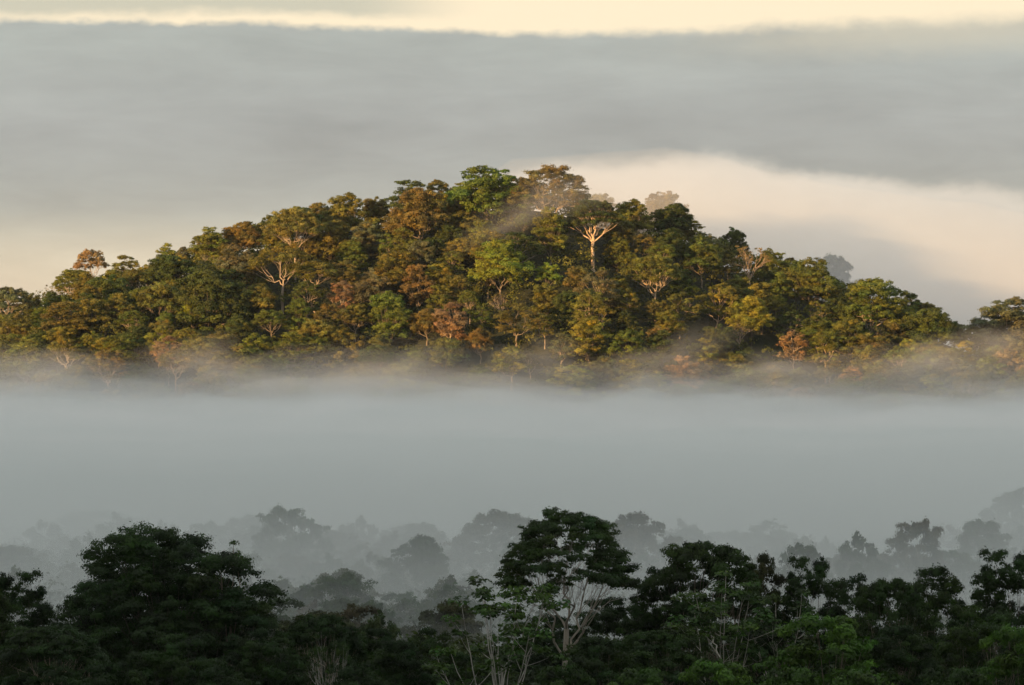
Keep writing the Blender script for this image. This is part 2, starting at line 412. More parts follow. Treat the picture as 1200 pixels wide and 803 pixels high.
def make_candelabra(seed, H=18, W=12, fork=3.0, stems=11, rosette=0.75, trunk=0.17, leaf=0.5, split=2, nleaf=16):
    """pale branching stems from a low fork, each ending in drooping leaf rosettes"""
    rs = np.random.RandomState(seed); Wd = Wood(); L = Leaves()
    Wd.tube(bez(np.array([0, 0, -1.]), np.array([.2, 0, fork * .5]), np.array([0, 0, fork]), 5), [trunk * 1.3, trunk * 1.2, trunk * 1.15, trunk * 1.1, trunk], 7)
    for i in range(stems):
        a = 2 * pi * (i + .6 * rs.rand()) / stems; q = (0.25 + 0.75 * rs.rand()) * W / 2
        tip = np.array([q * cos(a), q * sin(a), H * (1 - .25 * (q / (W / 2)) ** 2) - rs.rand() * H * .12])
        st = np.array([0, 0, fork * (0.55 + .5 * rs.rand())])
        ctl = st + (tip - st) * np.array([.62, .62, .38])
        p = bez(st, ctl, tip, 12, rs, .07); r = trunk * (.42 + .3 * rs.rand())
        Wd.tube(p, np.linspace(r, r * .4, 12), 5)
        tips = [tip]
        for b in range(split + rs.randint(2)):
            j = rs.randint(5, 11); L_ = (H - fork) * (.16 + .16 * rs.rand())
            d = unit(np.array([rs.randn(), rs.randn(), 1.3]) + .8 * unit(np.array([cos(a), sin(a), 0])))
            t2 = p[j] + d * L_; Wd.tube(bez(p[j], p[j] + d * L_ * .5 + np.array([d[0], d[1], -.2]) * .3, t2, 5), np.linspace(r * .5, r * .22, 5), 4)
            tips.append(t2)
        for tp in tips:
            for m in range(3 + rs.randint(4)):
                c = tp + rs.randn(3) * np.array([.45, .45, .28]) * rosette
                n = nleaf; aa = rs.rand(n) * 2 * pi; q_ = rosette * (.45 + .5 * rs.rand(n)); dz = -0.55 * q_ ** 1.5 + .1 * rs.randn(n)
                pos = c + np.stack([q_ * np.cos(aa), q_ * np.sin(aa), dz], -1)
                nrm = np.stack([np.cos(aa) * .7, np.sin(aa) * .7, np.ones(n)], -1) + rs.randn(n, 3) * .35
                tb = 1 + .25 * rs.randn()
                L.add(pos, nrm, leaf * (.7 + .6 * rs.rand(n)), np.clip(np.full((n, 3), tb) * (1 + .18 * rs.randn(n, 1)) * (1 + np.array([.12, .02, -.05]) * rs.randn()), .3, 2))
    return Wd.mesh('trunk'), L.mesh('crown', rs, .6)

def make_bare(seed, H=18, W=10, fork=8, limbs=6, trunk=.28, tufts=.35, leaf=.45):
    """mostly leafless crown of fine branches"""
    rs = np.random.RandomState(seed); Wd = Wood(); L = Leaves()
    def grow(p, d, ln, r, lv):
        q = p + d * ln
        pts = bez(p, p + d * ln * .5 + rs.randn(3) * ln * .08, q, 5); Wd.tube(pts, np.linspace(r, r * .62, 5), 5 if lv < 2 else 3)
        if lv >= 4 or r < .02:
            if rs.rand() < tufts: clump(L, rs, q, .55 + .35 * rs.rand(), .6, 26, leaf, 1.0)
            return
        for _ in range(2 + (rs.rand() < .6)):
            nd = unit(d + rs.randn(3) * np.array([.55, .55, .3]) + np.array([0, 0, .12])); grow(pts[rs.randint(3, 5)], nd, ln * (.62 + .2 * rs.rand()), r * .6, lv + 1)
    Wd.tube(bez(np.array([0, 0, -1.]), np.array([.3, .1, fork * .5]), np.array([0, 0, fork]), 7), np.linspace(trunk * 1.3, trunk * .85, 7), 7)
    for i in range(limbs):
        a = 2 * pi * (i + .5 * rs.rand()) / limbs; d = unit(np.array([cos(a) * W / 2, sin(a) * W / 2, (H - fork) * (.7 + .4 * rs.rand())]))
        grow(np.array([0, 0, fork - .8 * rs.rand()]), d, (H - fork) * .42, trunk * .5, 1)
    clump(L, rs, np.array([0, 0, H * .8]), .8, .6, 30, leaf, 1.0)
    return Wd.mesh('trunk'), L.mesh('crown', rs)

def make_palm(seed, H=12, fronds=16, ln=3.2):
    rs = np.random.RandomState(seed); Wd = Wood(); L = Leaves()
    Wd.tube(bez(np.array([0, 0, -1.]), np.array([.4, 0, H * .5]), np.array([0.2, 0, H]), 8), np.linspace(.2, .12, 8), 7)
    for i in range(fronds):
        a = 2 * pi * i / fronds + rs.rand() * .3; up = .2 + .9 * rs.rand()
        o = np.array([.2, 0, H]); dirh = np.array([cos(a), sin(a), 0]); l = ln * (.8 + .4 * rs.rand())
        p = bez(o, o + dirh * l * .5 + np.array([0, 0, up * l * .55]), o + dirh * l * .95 + np.array([0, 0, up * l * .1 - .45 * l]), 14)
        Wd.tube(p, np.linspace(.04, .012, 14), 3)
        side = np.cross(dirh, [0, 0, 1])
        for s_ in (-1, 1):
            for j in range(2, 14):
                for h in (0, .5):
                    q = p[j] if j == 13 else p[j] * (1 - h) + p[j + 1] * h
                    L.add((q + side * s_ * .28 + np.array([0, 0, -.12]))[None], (np.array([0, 0, 1.]) + side * s_ * .6 + dirh * .2 + rs.randn(3) * .2)[None], np.array([.62]), np.full((1, 3), 1 + .12 * rs.randn()))
    return Wd.mesh('trunk'), L.mesh('crown', rs, .28)

# ------------------------------------------------------------------ placing trees
TREES = []      # (root, px, py_top, width_px, info)
BARK_PALE = (0.44, 0.36, 0.28); BARK_MID = (0.26, 0.215, 0.165); BARK_DARK = (0.10, 0.085, 0.065)
def place(name, proto, x, y, s=1.0, rz=0.0, leafc=(0.05, 0.07, 0.02), bark=BARK_MID, zs=1.0, base=None, group=None, label=None, cat='tree', sink=0.0):
    wm, lm = proto
    r = bpy.data.objects.new(name, None); COL.objects.link(r)
    z = (gz(x, y) if base is None else base) + Z0 - sink
    r.location = (x, y, z); r.rotation_euler = (0, 0, rz); r.scale = (s, s, s * zs)
    r.empty_display_size = 0.5
    a = link('trunk', wm, r); a.color = (*bark, 1)
    b = link('crown', lm, r); b.color = (*leafc, 1)
    tag(r, label, cat, group)
    return r
def px_of(x, y): return 600 + x * FPX / y
def py_of(z, y): return 401.5 - z * FPX / y
def x_at(px, y): return (px - 600) * y / FPX

# ------------------------------------------------------------------ tree kinds on the hill (shared meshes)
HP = {
 'dome':   [make_tree(11, 17, 14, 11, 'dome', 34, 0.43, 2.0, .17), make_tree(12, 18, 15, 12, 'dome', 40, 0.43, 1.9, .15, flat=.8),
            make_tree(13, 16, 12, 10, 'dome', 28, 0.41, 2.0, .18), make_tree(14, 17, 13, 12, 'dome', 36, 0.41, 1.9, .15, lean=.05), make_tree(15, 19, 16, 12, 'dome', 46, 0.43, 1.9, .14)],
 'umb':    [make_tree(21, 19, 15, 8, 'umbrella', 34, 0.39, 1.8, .13, flat=.6, fork=9, trunk=.36), make_tree(22, 20, 17, 9, 'umbrella', 40, 0.39, 1.7, .12, flat=.6, fork=8.5, trunk=.38, limbs=6),
            make_tree(23, 18, 12, 7, 'umbrella', 24, 0.37, 1.8, .15, flat=.6, fork=9, trunk=.32)],
 'oval':   [make_tree(31, 18, 10.5, 14, 'oval', 36, 0.39, 1.9, .17), make_tree(32, 19, 12, 15, 'oval', 42, 0.41, 1.9, .16), make_tree(33, 17, 9, 13, 'oval', 28, 0.39, 1.8, .19)],
 'deep':   [make_tree(41, 18, 15, 15, 'deep', 52, 0.43, 1.9, .14), make_tree(42, 17, 17, 14, 'deep', 58, 0.43, 1.9, .13)],
 'open':   [make_tree(51, 19, 13, 10, 'dome', 24, 0.36, 1.4, .14, fork=8, trunk=.36, limbs=4), make_tree(52, 20, 12, 12, 'oval', 22, 0.36, 1.4, .15, fork=7.5, trunk=.36, limbs=4, lean=.06),
            make_tree(53, 18, 14, 9, 'umbrella', 22, 0.36, 1.4, .13, fork=7, trunk=.38, limbs=4, flat=.6), make_tree(54, 19, 13, 12, 'oval', 30, 0.36, 1.5, .14, fork=6, trunk=.3, limbs=3, flat=.7, lean=-.05),
            make_tree(55, 18, 15, 11, 'dome', 34, 0.36, 1.5, .13, fork=7, trunk=.34, limbs=5, flat=.7), make_tree(56, 17, 12, 10, 'deep', 30, 0.36, 1.4, .14, fork=5, trunk=.3, limbs=3, flat=.7, lean=.08)],
 'bare':   [make_bare(61, 18, 10, 7), make_bare(62, 19, 11, 9, 5, .3, .5)],
 'fan':    [make_tree(71, 27, 17, 11, 'umbrella', 54, 0.36, 2.0, .115, flat=.6, fork=12.5, trunk=.62, limbs=8, limb_r=1.0)],
 'brown_umb': [make_tree(72, 18, 22, 12, 'umbrella', 70, 0.33, 1.3, .085, flat=.6, fork=6, trunk=.5, limbs=7)],
}
KIND = {'dome': 'broadleaf_tree', 'umb': 'umbrella_tree', 'oval': 'oval_crowned_tree', 'deep': 'leafy_tree', 'open': 'open_crowned_tree',
        'bare': 'bare_tree', 'fan': 'giant_fan_tree', 'brown_umb': 'giant_umbrella_tree'}
PAL = {
 'brown':  (0.152, 0.132, 0.034), 'russet': (0.168, 0.124, 0.042), 'olive': (0.155, 0.148, 0.027), 'green': (0.110, 0.134, 0.023),
 'dark green': (0.062, 0.084, 0.019), 'bright green': (0.160, 0.215, 0.028), 'yellow-green': (0.210, 0.200, 0.029), 'grey-green': (0.135, 0.135, 0.062), 'pale brown': (0.240, 0.165, 0.080)}
FORMW = {'dome': 'rounded', 'umb': 'flat', 'oval': 'upright', 'deep': 'dense', 'open': 'sparse', 'bare': 'leafless'}
rnd = random.Random(5)
PAL = {k: tuple(v * 1.12 for v in c) for k, c in PAL.items()}
def jitter_c(c, a=.14):
    b = 1 + rnd.uniform(-a, a)
    return tuple(max(.004, v * b * (1 + rnd.uniform(-.08, .08))) for v in c)

HILL = []     # dicts of hill trees
def dims(form, v):
    if 'dims' not in dims.__dict__: dims.dims = {}
    key = (form, v)
    if key not in dims.dims:
        me = HP[form][v][1]; n = len(me.vertices); a = np.empty(n * 3, np.float32); me.vertices.foreach_get('co', a); a = a.reshape(-1, 3)
        dims.dims[key] = (np.percentile(a[:, 2], 99.5), np.percentile(a[:, 0], 98) - np.percentile(a[:, 0], 2))
    return dims.dims[key]

def hill_tree(form, v, px, py, wpx, colour, bark=BARK_MID, y=None, label=None, hs=None, group=None, rz=None):
    """a tree whose crown top stands at that height on the hill; y found on the slope unless given"""
    Ht, Wt = dims(form, v)
    yy = 1700.0 if y is None else y
    s = wpx * yy / FPX / Wt
    zs = 1.0 if hs is None else hs
    zs = min(zs, 1.5)
    H = Ht * s * zs
    if H < 11 and hs is None: zs = 11 / (Ht * s); H = 11
    if H > 25 and hs is None: zs = 25 / (Ht * s); H = 25
    if y is None:
        ys = np.arange(1575, YR + 14, 2.0); xs = (px - 600) * ys / FPX
        tops = 401.5 - (ground(xs, ys) + H) * FPX / ys
        ok = np.where(tops <= py)[0]
        yy = ys[ok[0]] if len(ok) else ys[int(np.argmin(tops))]
    x = x_at(px, yy); zb = gz(x, yy)
    need = (401.5 - py) * yy / FPX - zb
    if y is not None or abs(need - H) > 1.0:
        zs = zs * max(0.55, min(1.6, need / H))
    c = PAL[colour]
    r = place(KIND[form], HP[form][v], x, yy, s, rnd.uniform(0, 6.28) if rz is None else rz, jitter_c(c, .08 if label else .16), bark, zs, group=group, label=label, cat='tree')
    HILL.append(dict(o=r, px=px, py=py, w=wpx, x=x, y=yy, form=form, col=colour, lab=bool(label)))
    return r

LM = [  # form, variant, px, py of top, width px, colour, bark, label
 ('umb', 0, 108, 293, 36, 'pale brown', BARK_PALE, 'pale brown umbrella tree with orange-lit trunk standing above the low western skyline of the hill'),
 ('umb', 2, 10, 338, 46, 'grey-green', BARK_PALE, 'grey-green flat tree at the far west end of the hill, cut by the picture edge'),
 ('dome', 2, 38, 344, 24, 'olive', BARK_MID, 'small olive round tree in the dip beside the westernmost tree of the hill'),
 ('umb', 2, 215, 290, 15, 'grey-green', BARK_MID, 'tiny thin tree poking above the western skyline, smaller than all its neighbours'),
 ('dome', 0, 284, 262, 42, 'brown', BARK_MID, 'dark brown round tree on the western skyline, first big dome left of the flat-topped one'),
 ('open', 2, 332, 288, 60, 'olive', BARK_PALE, 'olive spreading tree with pale V-shaped limbs, halfway up the western slope'),
 ('umb', 1, 346, 247, 64, 'brown', BARK_PALE, 'brown flat-topped tree on the skyline above the V-limbed olive tree'),
 ('dome', 3, 408, 228, 38, 'olive', BARK_MID, 'taller olive dome of the pair on the skyline west of the summit'),
 ('dome', 2, 441, 233, 32, 'brown', BARK_MID, 'lower brown dome of the pair on the skyline west of the summit'),
 ('open', 1, 397, 330, 34, 'pale brown', (.6, .5, .4), 'bare-limbed tree with a long straight cream trunk, alone on the western slope above the fog'),
 ('deep', 1, 247, 312, 76, 'dark green', BARK_MID, 'very large dark green dome on the western slope, widest crown there'),
 ('dome', 2, 226, 357, 34, 'yellow-green', BARK_MID, 'small yellow-green round tree at the foot of the very large dark green dome'),
 ('dome', 0, 302, 334, 42, 'brown', BARK_PALE, 'brown round tree with lit limbs just under the V-limbed olive tree'),
 ('umb', 0, 318, 366, 40, 'green', BARK_MID, 'green umbrella-shaped tree near the fog, below the brown round tree with lit limbs'),
 ('umb', 2, 512, 211, 24, 'brown', BARK_MID, 'small brown tree standing above the skyline just west of the green summit dome'),
 ('dome', 4, 492, 222, 64, 'brown', BARK_MID, 'broad brown dome on the skyline under the small brown standing tree'),
 ('dome', 1, 571, 199, 66, 'green', BARK_MID, 'big green dome forming the western half of the summit'),
 ('brown_umb', 0, 645, 196, 84, 'brown', BARK_PALE, 'huge brown flat-topped tree on the very summit, veiled by mist'),
 ('fan', 0, 695, 238, 60, 'dark green', (.66, .50, .36), 'giant fan-shaped tree with a bright cream trunk and dark crown below the summit'),
 ('dome', 1, 586, 284, 50, 'bright green', BARK_MID, 'bright green round tree in the middle of the hill, brightest crown there'),
 ('oval', 2, 572, 300, 26, 'brown', BARK_PALE, 'brown upright tree with pale forked trunk in front of the bright green tree'),
 ('open', 3, 528, 356, 42, 'pale brown', (.6, .46, .33), 'pale brown tree with a bright forked trunk, just above the fog under mid-hill'),
 ('umb', 1, 768, 303, 58, 'green', (.52, .41, .30), 'green spreading tree with pale elbow limbs, below and east of the giant fan tree'),
 ('open', 3, 706, 318, 46, 'grey-green', (.52, .41, .30), 'grey-green tree with pale twisted limbs directly beneath the giant fan tree'),
 ('open', 4, 690, 342, 48, 'olive', (.52, .41, .30), 'olive tree with a cluster of pale low limbs, second beneath the giant fan tree'),
 ('bare', 0, 878, 290, 46, 'russet', (.52, .38, .26), 'rosy leafless tree of upswept fine branches on the eastern skyline'),
 ('dome', 2, 822, 285, 44, 'green', BARK_MID, 'green dome on the eastern skyline, just west of the rosy leafless tree'),
 ('open', 5, 838, 335, 46, 'olive', (.6, .45, .32), 'olive tree with one long leaning cream limb on the eastern slope'),
 ('dome', 4, 1022, 329, 74, 'green', BARK_PALE, 'largest round green tree at the eastern end of the hill, with lit limbs beneath'),
 ('dome', 0, 1088, 362, 58, 'dark green', BARK_DARK, 'dark round tree in shade, just east of the largest eastern green tree'),
 ('dome', 1, 1182, 351, 70, 'grey-green', BARK_PALE, 'grey-green round tree standing alone at the far east end of the hill'),
 ('open', 5, 930, 392, 40, 'pale brown', (.6, .46, .33), 'pale tree with a leaning cream trunk rising out of the fog at the eastern foot'),
 ('open', 4, 968, 388, 44, 'olive', (.58, .45, .32), 'olive tree with two arching pale limbs beside the leaning cream trunk in fog'),
 ('open', 2, 78, 398, 40, 'olive', (.60, .52, .42), 'olive tree with a bent pale branch low at the western foot of the hill'),
 ('oval', 0, 645, 244, 34, 'olive', BARK_MID, 'olive upright tree in mist right under the huge summit tree'),
 ('dome', 2, 642, 310, 30, 'bright green', BARK_MID, 'small bright green round tree between the bright green middle tree and the giant fan tree'),
 ('oval', 2, 490, 312, 30, 'russet', BARK_MID, 'russet upright tree on the western slope, north-west of the pale forked trunk'),
 ('deep', 0, 455, 345, 52, 'green', BARK_MID, 'wide green tree left of the pale forked trunk, above the fog'),
 ('dome', 3, 742, 236, 34, 'olive', BARK_MID, 'olive round tree on the skyline right behind the giant fan tree'),
 ('dome', 0, 790, 240, 44, 'dark green', BARK_MID, 'dark green dome where the eastern skyline starts to drop'),
 ('dome', 1, 950, 306, 50, 'green', BARK_MID, 'green dome on the eastern skyline in front of the misty grey trees'),
 ('umb', 2, 1142, 384, 26, 'olive', BARK_MID, 'small olive tree on the low saddle near the eastern end'),
 ('dome', 2, 1118, 378, 30, 'dark green', BARK_DARK, 'small dark dome on the low saddle, touching the dark shaded round tree'),
]
for f, v, px, py, wp, cc, bk, lb in LM:
    hill_tree(f, v, px, py, wp, cc, bk, label=lb)
# trees beyond the crest, pale in the mist
BEHIND = [('dome', 1, 775, 227, 56, 'brown', 1915, 'faint misty domed tree behind the crest, east of the giant fan tree'),
          ('umb', 2, 812, 245, 13, 'brown', 1915, 'tiny faint tree in mist at the edge of the misty domed tree behind the crest'),
          ('dome', 0, 703, 228, 40, 'brown', 1910, 'faint misty tree behind the crest, between the summit tree and the giant fan tree'),
          ('dome', 2, 860, 268, 32, 'dark green', 1850, 'small dark grey dome just behind the eastern skyline, west of the rosy leafless tree'),
          ('dome', 4, 975, 301, 54, 'dark green', 2010, 'grey misty dome behind the eastern skyline, larger of the two'),
          ('dome', 3, 1005, 306, 34, 'dark green', 2010, 'grey misty dome behind the eastern skyline, smaller of the two'),
          ('umb', 2, 975, 324, 14, 'dark green', 1860, 'tiny dark tree in front of the two grey misty domes'),
          ('dome', 2, 1146, 380, 24, 'dark green', 1990, 'faint grey tree in the gap beside the lone easternmost tree')]
for f, v, px, py, wp, cc, yy, lb in BEHIND:
    hill_tree(f, v, px, py, wp, cc, BARK_MID, y=yy, label=lb)

# the rest of the hill: scattered over the slope, each its own tree
cand = []
rr = random.Random(21)
forms = ['dome'] * 9 + ['umb'] * 3 + ['oval'] * 4 + ['deep'] * 3 + ['open'] * 6 + ['bare'] * 1
cols = ['brown'] * 6 + ['olive'] * 9 + ['green'] * 8 + ['dark green'] * 4 + ['yellow-green'] * 2 + ['russet'] * 1 + ['grey-green'] * 2 + ['pale brown'] * 1
# a close row along the crest first
xx = -196.0
crest = []
while xx < 204:
    crest.append((xx, YR + 8 * sin(xx / 70.0) - rr.uniform(0, 5))); xx += rr.uniform(6.0, 9.0)
tries = crest + [(rr.uniform(-200, 200), rr.uniform(1556, YR - 2)) for _ in range(16000)]
for i, (x, y) in enumerate(tries):
    z = gz(x, y)
    if z < -46: continue
    md = 8.6 + 3.6 * vnoise(x / 25.0, y / 25.0)
    if i < len(crest): md = 5.0
    if any((h['x'] - x) ** 2 + (h['y'] - y) ** 2 < (md * (1.15 if h['lab'] else 1)) ** 2 for h in HILL): continue
    f = rr.choice(forms); v = rr.randrange(len(HP[f])); Ht, Wt = dims(f, v)
    wm_ = rr.choice([7.5, 8.5, 9.5, 10.5, 11.5, 14]) * rr.uniform(.92, 1.1)
    if i < len(crest): wm_ = rr.uniform(6, 10)
    s = wm_ / Wt; H = min(max(Ht * s, 12), 18) if i >= len(crest) else rr.uniform(9.5, 12.5); zs = H / (Ht * s)
    px = px_of(x, y); py = py_of(z + H, y)
    c = rr.choice(cols)
    # keep the labelled trees in plain sight
    hide = False
    for h in HILL:
        if h['lab'] and h['y'] > y and abs(h['px'] - px) < (h['w'] * .42 + wm_ * FPX / y * .5) and py < h['py'] + (h['w'] * (1.2 if h['form'] in ('fan',) else .55)): hide = True; break
    if hide: continue
    bk = rr.choice([BARK_MID, BARK_PALE, BARK_DARK, BARK_PALE] if f in ('open', 'umb', 'bare') else [BARK_MID, BARK_DARK, BARK_DARK])
    r = place(KIND[f], HP[f][v], x, y, s, rr.uniform(0, 6.28), jitter_c(PAL[c], .14), bk, zs)
    HILL.append(dict(o=r, px=px, py=py, w=wm_ * FPX / y, x=x, y=y, form=f, col=c, lab=False, size=wm_))
print('hill trees', len(HILL))

# labels of the scattered hill trees: look, then where it stands from the best-known tree nearby
ANCH = [(108, 293, 'the pale brown skyline tree'), (247, 325, 'the very large dark dome'), (332, 292, 'the V-limbed olive tree'),
        (346, 247, 'the brown flat-topped skyline tree'), (397, 340, 'the straight cream trunk'), (410, 230, 'the pair of skyline domes'), (512, 215, 'the small standing tree'),
        (571, 205, 'the green summit dome'), (645, 205, 'the huge summit tree'), (695, 262, 'the giant fan tree'), (586, 292, 'the bright green middle tree'),
        (528, 375, 'the pale forked trunk'), (768, 310, 'the pale elbow limbs'), (878, 305, 'the rosy leafless tree'), (838, 350, 'the long leaning cream limb'),
        (1022, 350, 'the largest eastern tree'), (1182, 360, 'the lone easternmost tree'), (930, 410, 'the leaning cream trunk'), (78, 405, 'the bent pale branch'),
        (10, 345, 'the westernmost tree'), (690, 352, 'the cluster of pale low limbs'), (1088, 370, 'the dark shaded round tree'), (226, 360, 'the yellow-green tree')]
# ------------------------------------------------------------------ leafy undergrowth: one mass nobody could count
def undergrowth(name, pts, r, leaf, n, colr, label, seed, flat=.6):
    rs = np.random.RandomState(seed); L = Leaves()
    for (x, y, z) in pts:
        clump(L, rs, np.array([x, y, z + Z0]), r * rs.uniform(.7, 1.4), flat, n, leaf, .8, .3)
    o = link(name, L.mesh(name, rs)); o.color = (*colr, 1)
    tag(o, label, 'undergrowth', kind='stuff')
    return o
rs = np.random.RandomState(3)
P = []
for _ in range(3600):
    x = rs.uniform(-215, 225); y = rs.uniform(1545, YR + 12); z = gz(x, y)
    if z > -55: P.append((x, y, z + rs.uniform(1.5, 8.5)))
for _ in range(700):
    x = rs.uniform(-200, 215); y = YR + rs.uniform(-12, 25); P.append((x, y, gz(x, y) + rs.uniform(2, 7.5)))
undergrowth('hill_undergrowth', P, 3.0, .85, 90, (0.100, 0.108, 0.024), 'dark leafy understorey filling the gaps between the hill trees', 5)

# ------------------------------------------------------------------ the misty forest on the plain
MP = {
 'dome': [make_tree(111, 26, 21, 14, 'dome', 64, 0.43, 1.6, .11), make_tree(112, 25, 17, 13, 'dome', 50, 0.39, 1.6, .125), make_tree(113, 24, 13, 12, 'deep', 44, 0.36, 1.6, .14)],
 'umb': [make_tree(114, 27, 20, 10, 'umbrella', 58, 0.39, 1.5, .10, flat=.6, fork=14, trunk=.5, limbs=6), make_tree(115, 26, 15, 9, 'umbrella', 40, 0.37, 1.5, .12, flat=.6, fork=14, trunk=.4)],
 'open': [make_tree(116, 25, 16, 12, 'dome', 32, 0.37, 1.3, .115, fork=10, trunk=.45, limbs=5)],
 'deep': [make_tree(117, 23, 18, 17, 'deep', 80, 0.43, 1.6, .105)],
}
MK = {'dome': 'broadleaf_tree', 'umb': 'umbrella_tree', 'open': 'open_crowned_tree', 'deep': 'leafy_tree'}
def mdims(f, v):
    me = MP[f][v][1]; n = len(me.vertices); a = np.empty(n * 3, np.float32); me.vertices.foreach_get('co', a); a = a.reshape(-1, 3)
    return float(np.percentile(a[:, 2], 99.7)), float(np.percentile(a[:, 0], 98) - np.percentile(a[:, 0], 2))
MD = {(f, v): mdims(f, v) for f in MP for v in range(len(MP[f]))}
MID = []
def mid_tree(f, v, px, py, wpx, y, col, bark=BARK_MID, label=None):
    Ht, Wt = MD[(f, v)]; x = x_at(px, y); zb = gz(x, y); s = wpx * y / FPX / Wt
    need = (401.5 - py) * y / FPX - zb
    zs = min(1.9, max(.6, need / (Ht * s)))
    lift = need - Ht * s * zs
    r = place(MK[f], MP[f][v], x, y, s, rnd.uniform(0, 6.28), jitter_c(col), bark, zs, base=zb + min(0, lift), label=label)
    r['group'] = 'trees in the misty forest on the plain'
    MID.append(dict(o=r, px=px, py=py, w=wpx, x=x, y=y, f=f)); return r
G1 = (0.036, 0.060, 0.018); G2 = (0.055, 0.06, 0.022); G3 = (0.07, 0.06, 0.03)
for f, v, px, py, wp, y, cc, bk, lb in [
 ('dome', 0, 338, 597, 98, 860, G1, BARK_MID, 'large rounded tree fading in fog, behind the wispy top of the big dark near tree'),
 ('open', 0, 18, 608, 62, 760, G2, BARK_PALE, 'misty tree with pale branches at the west edge, above the near canopy'),
 ('dome', 1, 130, 600, 130, 1060, G1, BARK_MID, 'faintest broad tree in fog behind the crown of the big dark near tree'),
 ('umb', 1, 265, 619, 36, 830, G1, BARK_MID, 'small faint tree in fog just west of the large rounded foggy tree'),
 ('umb', 0, 585, 600, 92, 860, G3, BARK_MID, 'broad brownish foggy tree immediately west of the tall central tree'),
 ('dome', 1, 485, 630, 66, 800, G1, BARK_MID, 'low rounded foggy tree between the large rounded and the brownish foggy trees'),
 ('dome', 2, 413, 635, 30, 800, G1, BARK_MID, 'narrow foggy tree east of the large rounded foggy tree'),
 ('dome', 1, 755, 603, 76, 840, G3, BARK_PALE, 'brownish foggy dome immediately east of the tall central tree'),
 ('deep', 0, 1008, 610, 82, 800, G1, BARK_MID, 'dark foggy dome, westernmost of the big foggy clump on the east side'),
 ('dome', 0, 1072, 608, 88, 810, G3, BARK_PALE, 'broad brownish foggy tree in the middle of the eastern foggy clump'),
 ('dome', 1, 1150, 612, 70, 850, G1, BARK_MID, 'foggy round tree at the east end of the eastern foggy clump'),
 ('umb', 0, 1195, 575, 70, 960, G2, BARK_PALE, 'very faint tall tree in fog at the east edge'),
 ('dome', 1, 935, 640, 60, 780, G1, BARK_MID, 'low foggy dome beyond the near canopy, west of the eastern foggy clump'),
]:
    mid_tree(f, v, px, py, wp, y, cc, bk, lb)
for h in MID: h['named'] = True
rr = random.Random(77)
for _ in range(9000):
    y = 568 + 400 * rr.random() ** 1.35; px = rr.uniform(-20, 1225); x = x_at(px, y)
    if len(MID) > 270: break
    top = -35.5 + rr.uniform(-2.6, 1.0) + 1.6 * vnoise(x / 40, y / 40) + max(0, (y - 800) * .004)
    py = py_of(top, y); wm_ = rr.uniform(9, 17); wp = wm_ * FPX / y
    if any((h['x'] - x) ** 2 + ((h['y'] - y) * .75) ** 2 < (wm_ * .56) ** 2 for h in MID): continue
    f = rr.choice(['dome', 'dome', 'umb', 'deep', 'open']); v = rr.randrange(len(MP[f]))
    mid_tree(f, v, px, py, wp, y, rr.choice([G1, G1, G2, G3]), rr.choice([BARK_MID, BARK_PALE]))
print('mid trees', len(MID))
rs = np.random.RandomState(9); P = []
for _ in range(4200):
    y = rs.uniform(560, 1000); x = rs.uniform(-.115, .115) * y; P.append((x, y, gz(x, y) + rs.uniform(7, 19)))
undergrowth('lowland_undergrowth', P, 3.4, .8, 80, (0.032, 0.048, 0.015), 'leafy understorey between the misty trees on the plain', 6)

# ------------------------------------------------------------------ the near forest, dark against the fog
NL = .34
def near(name, proto, px, py, wpx, y, col, bark, label, rz=None, Wt=None):
    me = proto[1]; n = len(me.vertices); a = np.empty(n * 3, np.float32); me.vertices.foreach_get('co', a); a = a.reshape(-1, 3)
    Ht = float(np.percentile(a[:, 2], 99.8)); cx = 0
    Wd = float(np.percentile(a[:, 0], 99) - np.percentile(a[:, 0], 1))
    s = wpx * y / FPX / Wd; x = x_at(px, y); zb = gz(x, y); need = (401.5 - py) * y / FPX - zb
    zs = need / (Ht * s); lift = 0
    if zs > 1.25: zs = 1.25
    if zs < .8: zs = .8
    lift = need - Ht * s * zs
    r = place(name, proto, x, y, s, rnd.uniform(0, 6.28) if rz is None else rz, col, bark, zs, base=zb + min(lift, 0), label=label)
    if lift > 0:       # a taller stem rather than a floating tree
        r.scale = (s, s, s * need / (Ht * s))
    r['group'] = 'trees of the near forest'
    NEAR.append(dict(o=r, px=px, py=py, w=wpx, y=y)); return r
NEAR = []
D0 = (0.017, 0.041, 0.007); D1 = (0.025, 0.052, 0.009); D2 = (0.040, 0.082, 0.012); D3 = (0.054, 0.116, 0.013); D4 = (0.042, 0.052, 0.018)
big = make_tree(223, 32, 28, 22, 'deepfull', 340, 0.27, 1.4, .066, trunk=.7, limbs=11, br=.2, twigs=False, flat=.75, jit=.6, tvar=.3)
mid_l = make_tree(202, 26, 15, 15, 'deep', 90, 0.25, 1.6, .10, trunk=.36, flat=.65, jit=.6, tvar=.28, br=.24)
mid_b = make_tree(203, 25, 12, 13, 'dome', 64, 0.24, 1.6, .115, trunk=.3, flat=.7, jit=.6, tvar=.28, br=.24)
mid_c = make_tree(204, 25, 11, 15, 'oval', 70, 0.22, 1.6, .11, trunk=.28, flat=.65, jit=.7, tvar=.28, br=.24)
mid_d = make_tree(205, 24, 14, 12, 'umbrella', 80, 0.23, 1.6, .09, trunk=.32, flat=.6, jit=.6, tvar=.28, fork=11, br=.24)
central = make_tree(206, 34, 15.4, 8.6, 'umbrella', 92, 0.21, 1.3, .072, fork=22.5, trunk=.32, limbs=6, flat=.75, jit=.6, limb_r=.85, lean=.02, br=.24)
cec1 = make_candelabra(207, 30, 12.5, 20.4, 13, .66, .095, .42, split=3)
cec2 = make_candelabra(208, 30, 11, 20.5, 9, .66, .085, .38, nleaf=20, split=3)
